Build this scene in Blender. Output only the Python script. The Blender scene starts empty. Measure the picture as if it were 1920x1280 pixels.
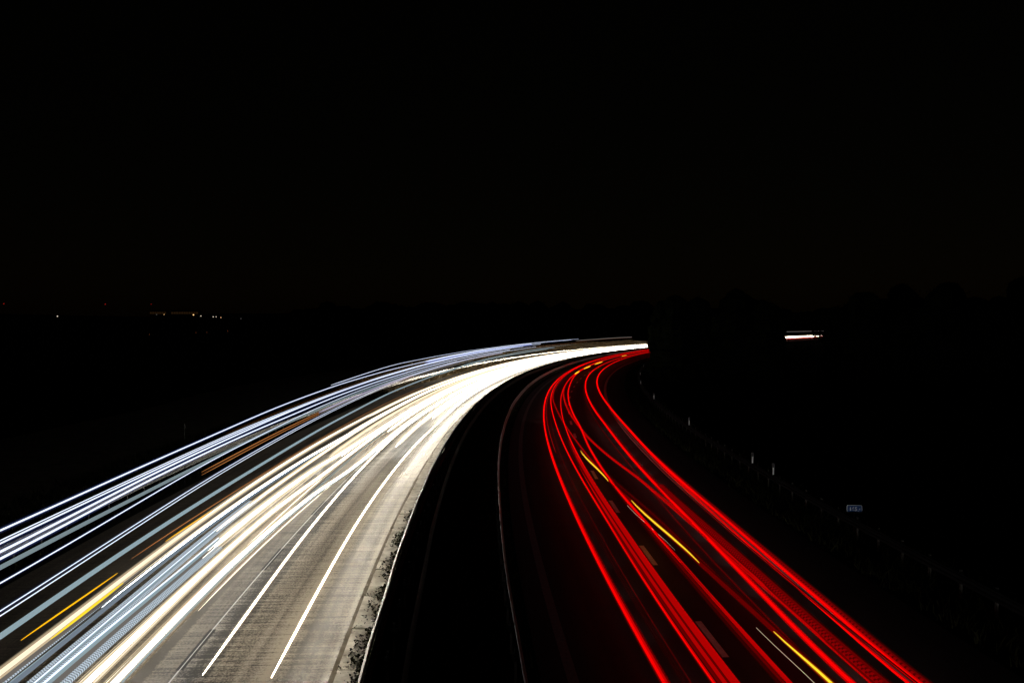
import bpy, math, random
import numpy as np
random.seed(7)
rng = np.random.default_rng(7)
S = bpy.context.scene
COL = S.collection
R_ = math.radians

# ------------------------------------------------------------------ camera
CAM_H = 8.0
cam_d = bpy.data.cameras.new('camera')
cam_d.sensor_width = 36.0
cam_d.lens = 36.0 * 1493 / 1920
cam_d.clip_start = 0.1
cam_d.clip_end = 6000
cam = bpy.data.objects.new('camera', cam_d)
COL.objects.link(cam)
cam.location = (0, 0, CAM_H)
cam.rotation_euler = (R_(90 - 1.337), 0, 0)
S.camera = cam

# ------------------------------------------------------------------ sky, faint moonlight, exposure
w = bpy.data.worlds.new('World')
S.world = w
w.use_nodes = True
wn = w.node_tree
bg = wn.nodes['Background']
sky = wn.nodes.new('ShaderNodeTexSky')
sky.sky_type = 'NISHITA'
sky.sun_disc = False
sky.sun_elevation = R_(12)
sky.sun_rotation = R_(200)
tint = wn.nodes.new('ShaderNodeMix')
tint.data_type = 'RGBA'
tint.blend_type = 'MULTIPLY'
tint.inputs[0].default_value = 1.0
tint.inputs[7].default_value = (1.0, 0.62, 0.30, 1)
wn.links.new(sky.outputs[0], tint.inputs[6])
wn.links.new(tint.outputs[2], bg.inputs[0])
bg.inputs[1].default_value = 0.00022
moon_d = bpy.data.lights.new('moonlight', 'SUN')
moon_d.energy = 0.004
moon_d.angle = R_(0.5)
moon_d.color = (1, 0.95, 0.88)
moon = bpy.data.objects.new('moonlight', moon_d)
COL.objects.link(moon)
moon.rotation_euler = (R_(78), 0, R_(-20))

S.view_settings.view_transform = 'Standard'
S.view_settings.look = 'None'
S.view_settings.exposure = 0.0
S.view_settings.gamma = 1.0
S.render.engine = 'CYCLES'
cy_ = S.cycles
cy_.use_denoising = True
cy_.denoiser = 'OPENIMAGEDENOISE'
cy_.denoising_input_passes = 'RGB_ALBEDO_NORMAL'
cy_.max_bounces = 4
cy_.diffuse_bounces = 2
cy_.glossy_bounces = 2
cy_.sample_clamp_indirect = 4
cy_.use_light_tree = True
S.render.filter_size = 1.5

# ------------------------------------------------------------------ the motorway's curve
CX, CY, RAD = 436.93, 45.12, 432.6


def ease(s):
    return 0.0009 * max(0.0, s - 230.0) ** 2


def P(s, u, z=0.0):
    """A point s metres along the bend, u metres to the left of the right carriageway's lane line."""
    a = s / RAD
    r = RAD + u + ease(s)
    return (CX - r * math.cos(a), CY + r * math.sin(a), z)


def yaw(s):
    return -s / RAD          # heading of the road: rotate +Y by this about Z


# ------------------------------------------------------------------ small helpers
def tag(o, label=None, cat=None, group=None, kind=None):
    if label: o['label'] = label
    if cat: o['category'] = cat
    if group: o['group'] = group
    if kind: o['kind'] = kind
    return o


class MB:
    def __init__(self):
        self.v, self.f, self.uv, self.mi = [], [], [], []

    def quad(self, a, b, c, d, uv=None, mi=0):
        n = len(self.v)
        self.v += [a, b, c, d]
        self.f.append((n, n + 1, n + 2, n + 3))
        self.uv.append(uv or ((0, 0), (1, 0), (1, 1), (0, 1)))
        self.mi.append(mi)

    def tri(self, a, b, c, mi=0):
        n = len(self.v)
        self.v += [a, b, c]
        self.f.append((n, n + 1, n + 2))
        self.uv.append(((0, 0), (1, 0), (.5, 1)))
        self.mi.append(mi)

    def box(self, c, size, rz=0.0, mi=0, taper=1.0):
        x, y, z = size[0] / 2, size[1] / 2, size[2] / 2
        ca, sa = math.cos(rz), math.sin(rz)

        def t(px, py, pz):
            k = taper if pz > 0 else 1.0
            px, py = px * k, py * k
            return (c[0] + px * ca - py * sa, c[1] + px * sa + py * ca, c[2] + pz)
        q = [t(-x, -y, -z), t(x, -y, -z), t(x, y, -z), t(-x, y, -z), t(-x, -y, z), t(x, -y, z), t(x, y, z), t(-x, y, z)]
        for f in ((3, 2, 1, 0), (4, 5, 6, 7), (0, 1, 5, 4), (1, 2, 6, 5), (2, 3, 7, 6), (3, 0, 4, 7)):
            self.quad(*[q[i] for i in f], mi=mi)

    def tube(self, pts, rad, sides=6, uvs=None, mi=0, cap=True):
        """Swept tube through pts; rad a number or a list."""
        n = len(pts)
        p = np.array(pts, float)
        tg = np.gradient(p, axis=0)
        tg /= np.linalg.norm(tg, axis=1)[:, None] + 1e-12
        up = np.array([0, 0, 1.0])
        vert = np.abs(tg[:, 2]) > 0.95
        ref = np.where(vert[:, None], np.array([1.0, 0, 0]), up)
        sd = np.cross(tg, ref)
        sd /= np.linalg.norm(sd, axis=1)[:, None]
        nn = np.cross(sd, tg)
        rr = np.full(n, rad) if np.isscalar(rad) else np.array(rad)
        base = len(self.v)
        for k in range(sides):
            a = 2 * math.pi * k / sides
            ring = p + (sd * math.cos(a) + nn * math.sin(a)) * rr[:, None]
            self.v += [tuple(q) for q in ring]
        uu = uvs if uvs is not None else list(range(n))
        for k in range(sides):
            k2 = (k + 1) % sides
            for i in range(n - 1):
                self.f.append((base + k * n + i, base + k * n + i + 1, base + k2 * n + i + 1, base + k2 * n + i))
                self.uv.append(((uu[i], k / sides), (uu[i + 1], k / sides), (uu[i + 1], (k + 1) / sides), (uu[i], (k + 1) / sides)))
                self.mi.append(mi)
        if cap:
            for i in (0, n - 1):
                idx = [base + k * n + i for k in range(sides)]
                if i: idx.reverse()
                self.f.append(tuple(idx))
                self.uv.append(tuple((uu[i], 0) for _ in idx))
                self.mi.append(mi)

    def mesh(self, name, mats, smooth=False):
        m = bpy.data.meshes.new(name)
        m.from_pydata(self.v, [], self.f)
        for x in (mats if isinstance(mats, (list, tuple)) else [mats]):
            m.materials.append(x)
        uvl = m.uv_layers.new(name='UVMap')
        flat = np.array([c for f in self.uv for q in f for c in q], dtype=np.float32)
        uvl.data.foreach_set('uv', flat)
        m.polygons.foreach_set('material_index', np.array(self.mi, dtype=np.int32))
        if smooth:
            m.polygons.foreach_set('use_smooth', np.ones(len(self.f), dtype=bool))
        m.update()
        return m

    def build(self, name, mats, parent=None, smooth=False):
        o = bpy.data.objects.new(name, self.mesh(name, mats, smooth))
        COL.objects.link(o)
        if parent: o.parent = parent
        return o


def empty(name, loc=(0, 0, 0), rz=0.0):
    o = bpy.data.objects.new(name, None)
    COL.objects.link(o)
    o.location = loc
    o.rotation_euler = (0, 0, rz)
    o.empty_display_size = 0.3
    return o


def copy_tree(o, parent=None):
    c = o.copy()
    COL.objects.link(c)
    c.parent = parent
    for ch in o.children:
        copy_tree(ch, c)
    return c


# ------------------------------------------------------------------ materials
def mat(name, col, rough=0.8, metal=0.0, noise=0.0, scale=8.0, spec=0.3, bump=0.0, alt=None):
    m = bpy.data.materials.new(name)
    m.use_nodes = True
    nt = m.node_tree
    b = nt.nodes['Principled BSDF']
    b.inputs['Base Color'].default_value = (*col, 1)
    b.inputs['Roughness'].default_value = rough
    b.inputs['Metallic'].default_value = metal
    b.inputs['Specular IOR Level'].default_value = spec
    if noise > 0:
        tc = nt.nodes.new('ShaderNodeTexCoord')
        nz = nt.nodes.new('ShaderNodeTexNoise')
        nz.inputs['Scale'].default_value = scale
        nz.inputs['Detail'].default_value = 6
        nz.inputs['Roughness'].default_value = 0.65
        nt.links.new(tc.outputs['Object'], nz.inputs['Vector'])
        rp = nt.nodes.new('ShaderNodeValToRGB')
        a = alt or tuple(c * (1 - noise) for c in col)
        rp.color_ramp.elements[0].color = (*a, 1)
        rp.color_ramp.elements[0].position = 0.32
        rp.color_ramp.elements[1].color = (*[min(1, c * (1 + noise)) for c in col], 1)
        rp.color_ramp.elements[1].position = 0.68
        nt.links.new(nz.outputs['Fac'], rp.inputs[0])
        nt.links.new(rp.outputs[0], b.inputs['Base Color'])
        if bump:
            bp = nt.nodes.new('ShaderNodeBump')
            bp.inputs['Strength'].default_value = bump
            bp.inputs['Distance'].default_value = 0.02
            nt.links.new(nz.outputs['Fac'], bp.inputs['Height'])
            nt.links.new(bp.outputs[0], b.inputs['Normal'])
    return m


def road_mat(name, lo, hi, rough, streak=1.0, joints=True, bandscale=0.55, spec=0.35):
    """Pavement: broom streaks across the lane, grain, lengthwise bands that paint in the headlamp beams, transverse joints. UV = metres."""
    m = bpy.data.materials.new(name)
    m.use_nodes = True
    nt = m.node_tree
    N, L = nt.nodes, nt.links
    b = N['Principled BSDF']
    uv = N.new('ShaderNodeUVMap')
    uv.uv_map = 'UVMap'

    def noise(sx, sy, detail=4, rg=0.6):
        mp = N.new('ShaderNodeMapping')
        mp.inputs['Scale'].default_value = (sx, sy, 1)
        L.new(uv.outputs[0], mp.inputs[0])
        nz = N.new('ShaderNodeTexNoise')
        nz.inputs['Scale'].default_value = 1
        nz.inputs['Detail'].default_value = detail
        nz.inputs['Roughness'].default_value = rg
        L.new(mp.outputs[0], nz.inputs['Vector'])
        return nz.outputs['Fac']

    def math_(op, a, bb):
        n = N.new('ShaderNodeMath')
        n.operation = op
        for i, x in enumerate((a, bb)):
            if isinstance(x, (int, float)): n.inputs[i].default_value = x
            else: L.new(x, n.inputs[i])
        return n.outputs[0]
    broom = noise(9, 0.35, 5, 0.75)
    grain = noise(17, 17, 3, 0.8)
    beam_bands = noise(0.012, bandscale * 2.1, 3, 0.5)  # bright and dark bands of the headlamp beams put into the colour
    patch = noise(0.22, 0.5, 4, 0.6)
    f = math_('ADD', math_('MULTIPLY', math_('SUBTRACT', broom, 0.5), streak * 2.4), 0.5)
    f = math_('ADD', f, math_('MULTIPLY', math_('SUBTRACT', grain, 0.5), 2.4))
    f = math_('ADD', f, math_('MULTIPLY', math_('SUBTRACT', beam_bands, 0.5), 4.6))
    f = math_('ADD', f, math_('MULTIPLY', math_('SUBTRACT', patch, 0.5), 0.5))
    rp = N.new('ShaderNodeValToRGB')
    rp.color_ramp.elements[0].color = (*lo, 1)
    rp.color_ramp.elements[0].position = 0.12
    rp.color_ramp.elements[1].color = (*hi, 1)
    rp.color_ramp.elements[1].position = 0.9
    L.new(f, rp.inputs[0])
    out = rp.outputs[0]
    if joints:
        sp = N.new('ShaderNodeSeparateXYZ')
        L.new(uv.outputs[0], sp.inputs[0])
        fr = math_('FRACT', math_('MULTIPLY', sp.outputs[0], 1 / 4.85), 0)
        j = math_('LESS_THAN', fr, 0.006)
        mx = N.new('ShaderNodeMix')
        mx.data_type = 'RGBA'
        L.new(math_('MULTIPLY', j, 0.55), mx.inputs[0])
        L.new(out, mx.inputs[6])
        mx.inputs[7].default_value = (*[c * 0.25 for c in lo], 1)
        out = mx.outputs[2]
    L.new(out, b.inputs['Base Color'])
    b.inputs['Roughness'].default_value = rough
    b.inputs['Specular IOR Level'].default_value = spec
    bp = N.new('ShaderNodeBump')
    bp.inputs['Strength'].default_value = 0.35
    bp.inputs['Distance'].default_value = 0.01
    L.new(math_('ADD', broom, grain), bp.inputs['Height'])
    L.new(bp.outputs[0], b.inputs['Normal'])
    return m


def glow(name, col, strength, lights=True, stripe=0.0, duty=0.5):
    """A lamp's light along its path. stripe > 0: a pulsed LED lamp, on and off every `stripe` metres."""
    m = bpy.data.materials.new(name)
    m.use_nodes = True
    nt = m.node_tree
    nt.nodes.clear()
    out = nt.nodes.new('ShaderNodeOutputMaterial')
    e = nt.nodes.new('ShaderNodeEmission')
    e.inputs[0].default_value = (*col, 1)
    e.inputs[1].default_value = strength
    nt.links.new(e.outputs[0], out.inputs[0])
    if stripe:
        uv = nt.nodes.new('ShaderNodeUVMap')
        sp = nt.nodes.new('ShaderNodeSeparateXYZ')
        nt.links.new(uv.outputs[0], sp.inputs[0])
        mu = nt.nodes.new('ShaderNodeMath'); mu.operation = 'MULTIPLY'; mu.inputs[1].default_value = 1 / stripe
        fr = nt.nodes.new('ShaderNodeMath'); fr.operation = 'FRACT'
        lt = nt.nodes.new('ShaderNodeMath'); lt.operation = 'LESS_THAN'; lt.inputs[1].default_value = duty
        ma = nt.nodes.new('ShaderNodeMath'); ma.operation = 'MULTIPLY_ADD'
        ma.inputs[1].default_value = strength * 0.68
        ma.inputs[2].default_value = strength * 0.32
        nt.links.new(sp.outputs[0], mu.inputs[0])
        nt.links.new(mu.outputs[0], fr.inputs[0])
        nt.links.new(fr.outputs[0], lt.inputs[0])
        nt.links.new(lt.outputs[0], ma.inputs[0])
        nt.links.new(ma.outputs[0], e.inputs[1])
    m.cycles.emission_sampling = 'FRONT' if lights else 'NONE'
    return m


M = dict(
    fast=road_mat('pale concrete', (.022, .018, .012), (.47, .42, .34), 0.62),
    slow=road_mat('darker concrete', (.03, .025, .018), (.19, .162, .12), 0.62, bandscale=.83),  # darker than the fast lane's concrete
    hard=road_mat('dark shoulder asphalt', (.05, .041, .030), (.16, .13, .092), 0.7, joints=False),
    asphalt=road_mat('right carriageway asphalt', (.010, .009, .009), (.032, .029, .028), 0.75, joints=False, streak=.2),
    paint=mat('white road paint', (.62, .61, .58), 0.6, noise=.18, scale=6),
    dimpaint=mat('dim grey road paint', (.16, .16, .155), 0.7, noise=.3, scale=9),  # grey tone stands in for the weaker light on the median line
    darkseam=mat('dark lane seam', (.012, .010, .008), 0.7, noise=.5, scale=14),
    stone=mat('pale stone chips', (.82, .78, .70), 0.95, noise=.15, scale=2.5, spec=.05, alt=(.45, .41, .33)),
    railright=mat('dark dull steel', (.022, .022, .021), 0.8, noise=.3, scale=3, spec=.1),
    gutter=mat('dark gutter strip', (.07, .058, .04), 0.95, noise=.6, scale=2.5, spec=.05, alt=(.20, .175, .13)),
    kerb=mat('gravelly pale concrete', (.84, .80, .71), 0.95, noise=.12, scale=3.0, bump=.12, alt=(.52, .47, .38), spec=.1),
    soil=mat('dark soil', (.006, .0055, .0045), 1.0, noise=.5, scale=3, spec=.02),
    ground=mat('night meadow', (.02, .023, .012), 1.0, noise=.4, scale=.5, spec=.02),
    bank=mat('bank of dry grass', (.22, .17, .10), 0.95, noise=.5, scale=1.5),
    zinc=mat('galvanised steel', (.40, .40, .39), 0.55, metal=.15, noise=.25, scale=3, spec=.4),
    edge=mat('rail edge painted lit', (.90, .88, .86), 0.4, metal=.1, noise=.1, scale=3),  # pale tone paints in the light along the rail's lip
    zincshade=mat('steel painted shaded', (.06, .06, .056), 0.6, metal=.2, noise=.35, scale=3),  # dark tone paints in the shade on the rail's slopes
    postdark=mat('post steel toned unlit', (.035, .03, .026), 0.8, noise=.4, scale=5),  # dark tone stands in for posts that get no light
    postpale=mat('pale weathered post steel', (.09, .09, .08), 0.8, noise=.3, scale=5),
    zincdull=mat('weathered galvanised steel', (.30, .29, .28), 0.6, metal=.35, noise=.35, scale=4),
    bolt=mat('bright bolt heads', (.8, .8, .8), 0.25, metal=.6),
    grass=mat('verge grass blades', (.016, .017, .007), 1.0, noise=.4, scale=.8, spec=.03),
    drygrass=mat('dry straw grass', (.36, .28, .16), 0.85, noise=.4, scale=.6),
    weed=mat('weed leaves', (.02, .02, .008), 0.9, noise=.5, scale=4, spec=.05),
    leaf=mat('thicket leaves', (.004, .005, .0025), 1.0, noise=.4, scale=1, spec=.0),
    bark=mat('bark', (.05, .04, .03), 0.9, noise=.4, scale=4),
    plastic=mat('white plastic', (.72, .73, .74), 0.5),
    dark=mat('dark grey plastic', (.055, .055, .06), 0.6),
    sheet=mat('retroreflective white sheet', (.9, .93, .95), 0.35),
    blue=mat('blue sign sheet', (.015, .075, .30), 0.45),
    signwhite=mat('white sign sheet', (.75, .82, .88), 0.45),
    wall=mat('dark wall panels', (.06, .055, .05), 0.8, noise=.2, scale=.4),
)
G = dict(
    warm=glow('halogen headlamp light', (1, .88, .70), 17.0),
    cool=glow('xenon headlamp light', (.88, .94, 1), 15.0),
    soft=glow('dipped headlamp light', (1, .90, .74), 2.6),
    cream=glow('cream headlamp light', (1, .84, .62), 1.05),
    tan=glow('faint cream lamp light', (1, .78, .50), .55, False),
    tandim=glow('very faint tan lamp light', (1, .76, .48), .22, False),
    ice=glow('pale daytime lamp light', (.52, .70, .78), .52, False),
    icedot=glow('pulsed daytime lamp light', (.72, .84, .95), .80, False, .085, .5),
    icedim=glow('faint daytime lamp light', (.42, .52, .64), .40, False),
    blue=glow('blue white marker light', (.78, .86, 1), 1.35, False),
    blueband=glow('blue marker light', (.36, .42, .85), .62, False),
    navy=glow('faint blue marker light', (.25, .32, .95), .012, False),
    grey=glow('faint grey lamp light', (.9, .82, .74), .17, False),
    pale=glow('grey blue lamp light', (.55, .72, .78), .34, False),
    lilac=glow('lilac lamp light', (.72, .68, .92), .55, False),
    hot=glow('red tail lamp light', (1, .0008, .0008), .85),
    mid=glow('red lamp light', (1, .0005, .001), .42, False),
    dim=glow('faint red lamp light', (1, .0, .001), .11, False),
    faint=glow('very faint red lamp light', (1, .01, .008), .028, False),
    reddot=glow('pulsed red lamp light', (1, .0, .004), .20, False, .17, .6),
    crimson=glow('crimson lamp light', (1, .0, .03), .62, False),
    grey2=glow('grey number plate light', (.9, .62, .62), .022, False),
    amber=glow('amber indicator light', (1, .50, .006), 1.15),
    yellow=glow('yellow indicator light', (1, .72, .03), 1.05),
    orange=glow('orange marker light', (1, .38, .11), .42, False),
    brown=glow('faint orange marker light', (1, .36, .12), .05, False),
    white=glow('white lamp light', (1, .86, .62), .95, False),
    window=glow('sodium lit windows', (1, .50, .16), .013, False),
    sodium=glow('sodium lamp light', (1, .55, .22), 1.6, False),
    beacon=glow('red beacon light', (1, .03, .02), .35, False),
)


def air(name, col, strength):
    """The lit air close round a bright lamp's path: light given off evenly through a tube's volume."""
    m = bpy.data.materials.new(name)
    m.use_nodes = True
    nt = m.node_tree
    nt.nodes.clear()
    out = nt.nodes.new('ShaderNodeOutputMaterial')
    e = nt.nodes.new('ShaderNodeEmission')
    e.inputs[0].default_value = (*col, 1)
    e.inputs[1].default_value = strength
    nt.links.new(e.outputs[0], out.inputs['Volume'])
    m.cycles.homogeneous_volume = True
    m.cycles.emission_sampling = 'NONE'
    return m


A = dict(
    warm=air('warm lit air', (1, .80, .52), .8),
    warmdim=air('faint warm lit air', (1, .80, .52), .55),
    cool=air('cool lit air', (1, .90, .72), 1.0),
    blue=air('blue lit air', (.20, .30, 1), .20),
    red=air('red lit air', (1, .0005, .0005), .95),
    reddim=air('dim red lit air', (1, .0005, .0005), .45),
    amber=air('amber lit air', (1, .42, .01), 1.6),
)


# ------------------------------------------------------------------ sheets that follow the bend
def srange(a, b, near=2.0, far=6.0, cut=130):
    out, s = [], a
    while s < b:
        out.append(s)
        s += near if s < cut else far
    out.append(b)
    return out


def strip(name, ua, ub, za, zb, s0, s1, material, nu=1, kind='structure'):
    mb = MB()
    ss = srange(s0, s1)
    us = [ua + (ub - ua) * i / nu for i in range(nu + 1)]
    zs = [za + (zb - za) * i / nu for i in range(nu + 1)]
    for i in range(len(ss) - 1):
        for j in range(nu):
            a, b = ss[i], ss[i + 1]
            mb.quad(P(a, us[j + 1], zs[j + 1]), P(a, us[j], zs[j]), P(b, us[j], zs[j]), P(b, us[j + 1], zs[j + 1]),
                    ((a, us[j + 1]), (a, us[j]), (b, us[j]), (b, us[j + 1])))
    o = mb.build(name, material)
    return tag(o, kind=kind)


S0, S1 = -75.0, 520.0
# ground sheet to the horizon
mb = MB()
mb.quad((-5000, -400, -.25), (5000, -400, -.25), (5000, 5600, -.25), (-5000, 5600, -.25))
tag(mb.build('ground', M['ground']), kind='structure')
strip('median_soil', 4.55, 8.52, -.03, -.03, S0, S1, M['soil'])
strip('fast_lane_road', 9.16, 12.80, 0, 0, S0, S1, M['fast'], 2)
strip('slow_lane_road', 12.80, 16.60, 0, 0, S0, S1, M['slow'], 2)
strip('gutter', 9.17, 9.30, .003, .004, S0, S1, M['gutter'])  # darker strip along the foot of the kerb
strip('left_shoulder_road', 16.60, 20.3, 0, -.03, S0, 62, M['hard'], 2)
strip('left_shoulder_road', 16.60, 20.3, 0, -.03, 62, S1, M['slow'], 2)  # paler from here on, headlamp light put into the shoulder's colour
strip('right_carriageway_road', -6.3, 4.55, 0, 0, S0, S1, M['asphalt'], 4)
strip('left_verge', 20.3, 30.0, -.03, -.22, S0, 50, M['soil'])
strip('left_verge', 20.3, 30.0, -.03, -.22, 50, S1, M['bank'])  # verge turns pale here, its colour carries the headlamp light
strip('right_verge', -14.0, -6.3, -.22, 0, S0, S1, M['soil'])
# the raised gravelly kerb strip beside the fast lane, in slabs of 2.4 m
mb = MB()
s = S0
while s < 300:
    e_ = s + 2.42
    g = .03
    ju, jz = random.uniform(-.025, .025), random.uniform(-.015, .015)
    n = 4
    for i in range(n):
        a, b = s + g + (e_ - s - 2 * g) * i / n, s + g + (e_ - s - 2 * g) * (i + 1) / n
        zz = .10 + jz
        mb.quad(P(a, 9.15 + ju, zz), P(a, 8.5, zz - .01), P(b, 8.5, zz - .01), P(b, 9.15 + ju, zz))
        mb.quad(P(a, 9.17 + ju, -.02), P(a, 9.15 + ju, zz), P(b, 9.15 + ju, zz), P(b, 9.17 + ju, -.02))
    for k in (s + g, e_ - g):
        q = [P(k, 9.17 + ju, -.02), P(k, 8.5, -.02), P(k, 8.5, .09 + jz), P(k, 9.15 + ju, .10 + jz)]
        mb.quad(*q)
    s = e_
tag(mb.build('kerb_strip', M['kerb']), kind='structure')

# painted lines and joints
strip('left_edge_line', 16.42, 16.58, .004, .004, S0, S1, M['dimpaint'])
strip('median_edge_line', 3.70, 3.95, .004, .004, S0, S1, M['dimpaint'])
strip('right_edge_line', -4.02, -3.74, .004, .004, S0, S1, M['paint'])
mb = MB()
s = -11.7 - 7.27 * 9
while s < 330:                                     # dashes 2.3 m long every 7.3 m
    for i in range(2):
        a, b = s + 1.15 * i, s + 1.15 * (i + 1)
        mb.quad(P(a, .085, .004), P(a, -.085, .004), P(b, -.085, .004), P(b, .085, .004))
    s += 7.27
tag(mb.build('lane_dashes', M['paint']), kind='structure')
mb, mb2 = MB(), MB()
s = -26.2 - 7.25 * 6
while s < 330:                                     # dark seam pieces between the pale joint
    for i in range(2):
        a, b = s + 1.2 * i, s + 1.2 * (i + 1)
        mb.quad(P(a, 12.90, .004), P(a, 12.73, .004), P(b, 12.73, .004), P(b, 12.90, .004))
    for i in range(3):
        a, b = s + 2.4 + 1.616 * i, s + 2.4 + 1.616 * (i + 1)
        mb2.quad(P(a, 12.838, .004), P(a, 12.80, .004), P(b, 12.80, .004), P(b, 12.838, .004))
    mb2.quad(P(s, 12.825, .008), P(s, 12.80, .008), P(s + 2.4, 12.80, .008), P(s + 2.4, 12.825, .008))
    s += 7.25
tag(mb.build('seam_patches', M['darkseam']), kind='structure')
tag(mb2.build('joint_line', M['paint']), kind='structure')


# bank of dry grass outside the far bend
def smooth(a, b, x):
    t = min(1, max(0, (x - a) / (b - a)))
    return t * t * (3 - 2 * t)


def bank_h(s, k):
    """height of the bank at s, k from 0 (rail) to 1 (crest)"""
    return -.1 + 1.75 * smooth(30, 95, s) * smooth(0, 1, k)


mb = MB()
ss = srange(S0, S1, 4, 8)
for i in range(len(ss) - 1):
    for j in range(5):
        a, b, k0, k1 = ss[i], ss[i + 1], j / 5, (j + 1) / 5
        u0, u1 = 22.6 + 5 * k0, 22.6 + 5 * k1
        mb.quad(P(a, u1, bank_h(a, k1)), P(a, u0, bank_h(a, k0)), P(b, u0, bank_h(b, k0)), P(b, u1, bank_h(b, k1)))
    mb.quad(P(a, 45, -.3), P(a, 27.6, bank_h(a, 1)), P(b, 27.6, bank_h(b, 1)), P(b, 45, -.3))
tag(mb.build('bank', M['bank'], smooth=True), kind='structure')

# far hills
mb = MB()
nx, ny = 90, 14


def hill(x, y):
    t = smooth(650, 1550, y)
    return -.3 + t * (26 + 5 * math.sin(x * .0031 + 1) + 3 * math.sin(x * .011) + 1.6 * math.sin(x * .037 + 2)) * (1 - smooth(1700, 2600, y) * .2)


gx = [-2600 + 5200 * i / nx for i in range(nx + 1)]
gy = [640 + 1500 * j / ny for j in range(ny + 1)]
for i in range(nx):
    for j in range(ny):
        q = [(gx[i], gy[j]), (gx[i + 1], gy[j]), (gx[i + 1], gy[j + 1]), (gx[i], gy[j + 1])]
        mb.quad(*[(a, b, hill(a, b)) for a, b in q])
tag(mb.build('hills', M['ground'], smooth=True), kind='structure')


# ------------------------------------------------------------------ plants counted by nobody
def tufts(name, n, sr, ur, zf, hr, material, blades=4, wid=.012, lean=.35, bias=1.0):
    mb = MB()
    for _ in range(n):
        s = sr[0] + (sr[1] - sr[0]) * random.random() ** bias
        u = random.uniform(*ur)
        z = zf(s, u)
        for _b in range(blades):
            h = random.uniform(*hr)
            x, y, _z = P(s + random.gauss(0, .09), u + random.gauss(0, .09))
            a = random.uniform(0, 6.28)
            dx, dy = math.cos(a), math.sin(a)
            lx, ly = random.gauss(0, lean) * h, random.gauss(0, lean) * h
            ww = wid * random.uniform(.7, 1.6)
            mb.quad((x - dx * ww, y - dy * ww, z), (x + dx * ww, y + dy * ww, z),
                    (x + lx * .5 + dx * ww * .8, y + ly * .5 + dy * ww * .8, z + h * .62),
                    (x + lx, y + ly, z + h))
    return tag(mb.build(name, material), kind='stuff')


tufts('verge_grass', 5200, (-48, 55), (20.6, 27), lambda s, u: -.1, (.15, .5), M['grass'], 4, .016)
tufts('bank_grass', 9000, (45, 235), (22.4, 27.8), lambda s, u: bank_h(s, (u - 22.6) / 5) - .02, (.25, .6), M['drygrass'], 3, .03, .25, 1.2)
tufts('pale_verge_grass', 6500, (44, 235), (20.2, 22.6), lambda s, u: -.06, (.25, .7), M['drygrass'], 3, .03, .25, 1.2)  # straw tone makes up for headlamp light on the far verge
tufts('right_verge_grass', 3600, (-48, 90), (-9.5, -6.4), lambda s, u: -.05, (.12, .45), M['grass'], 4, .016, .35, 1.3)
tufts('median_grass', 2600, (-48, 120), (4.65, 8.0), lambda s, u: -.03, (.08, .28), M['grass'], 4, .014, .4, 1.4)
# weeds along the rail side of the kerb strip
mb = MB()
for _ in range(11000):
    s = -60 + 62 * random.random() ** 1.1
    edge = .30 + .16 * math.sin(s * 1.9) + .10 * math.sin(s * 5.3 + 1) + .07 * math.sin(s * 13.1)
    if s > -16: edge *= max(0.05, 1 - (s + 16) / 9)
    u = 8.46 + abs(random.gauss(0, .62)) * max(.08, edge) * 1.25
    if u > 9.0: continue
    x, y, _z = P(s, u)
    z = .10 + random.random() ** 2 * (.14 if u < 8.7 else .04)
    r = random.uniform(.02, .06)
    a, t = random.uniform(0, 6.28), random.uniform(-.9, .9)
    ca, sa = math.cos(a) * r, math.sin(a) * r
    mb.quad((x - ca, y - sa, z), (x + sa * .6, y - ca * .6, z + r * t), (x + ca, y + sa, z + r * .6), (x - sa * .6, y + ca * .6, z - r * t * .5))
gv = MB()  # chips added to catch headlamp light and brighten the strip
for _ in range(1800):
    s = -62 + 190 * random.random() ** 1.5
    u = random.uniform(8.5, 9.15) if random.random() < .6 else random.gauss(9.1, .05)
    if s < -14 and u < 8.8 and random.random() < .6: continue
    if math.sin(s * 2.6 + 2 * math.sin(s * .7)) < -.55: continue
    x, y, _z = P(s, u)
    k = random.uniform(.012, .03)
    a = random.uniform(0, 6.28)
    q = [(x + k * math.cos(a + j * 2.09 + random.uniform(-.4, .4)), y + k * math.sin(a + j * 2.09), .085) for j in range(3)]
    top = (x + random.gauss(0, k * .3), y + random.gauss(0, k * .3), .10 + k * random.uniform(.7, 1.6))
    for j in range(3):
        gv.tri(q[j], q[(j + 1) % 3], top)
tag(gv.build('added_gravel', M['stone']), kind='stuff')
# growth in the slab joints
for k in range(26):
    s = -75 + 2.42 * k
    for _ in range(30 if random.random() < .5 else 6):
        x, y, _z = P(s + random.gauss(0, .05), random.uniform(8.5, 9.22))
        z = .09 + random.random() * .08
        r = random.uniform(.015, .04)
        a = random.uniform(0, 6.28)
        ca, sa = math.cos(a) * r, math.sin(a) * r
        mb.quad((x - ca, y - sa, z), (x + sa * .6, y - ca * .6, z + r * .5), (x + ca, y + sa, z + r), (x - sa * .6, y + ca * .6, z))
tag(mb.build('weeds', M['weed']), kind='stuff')


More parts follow.
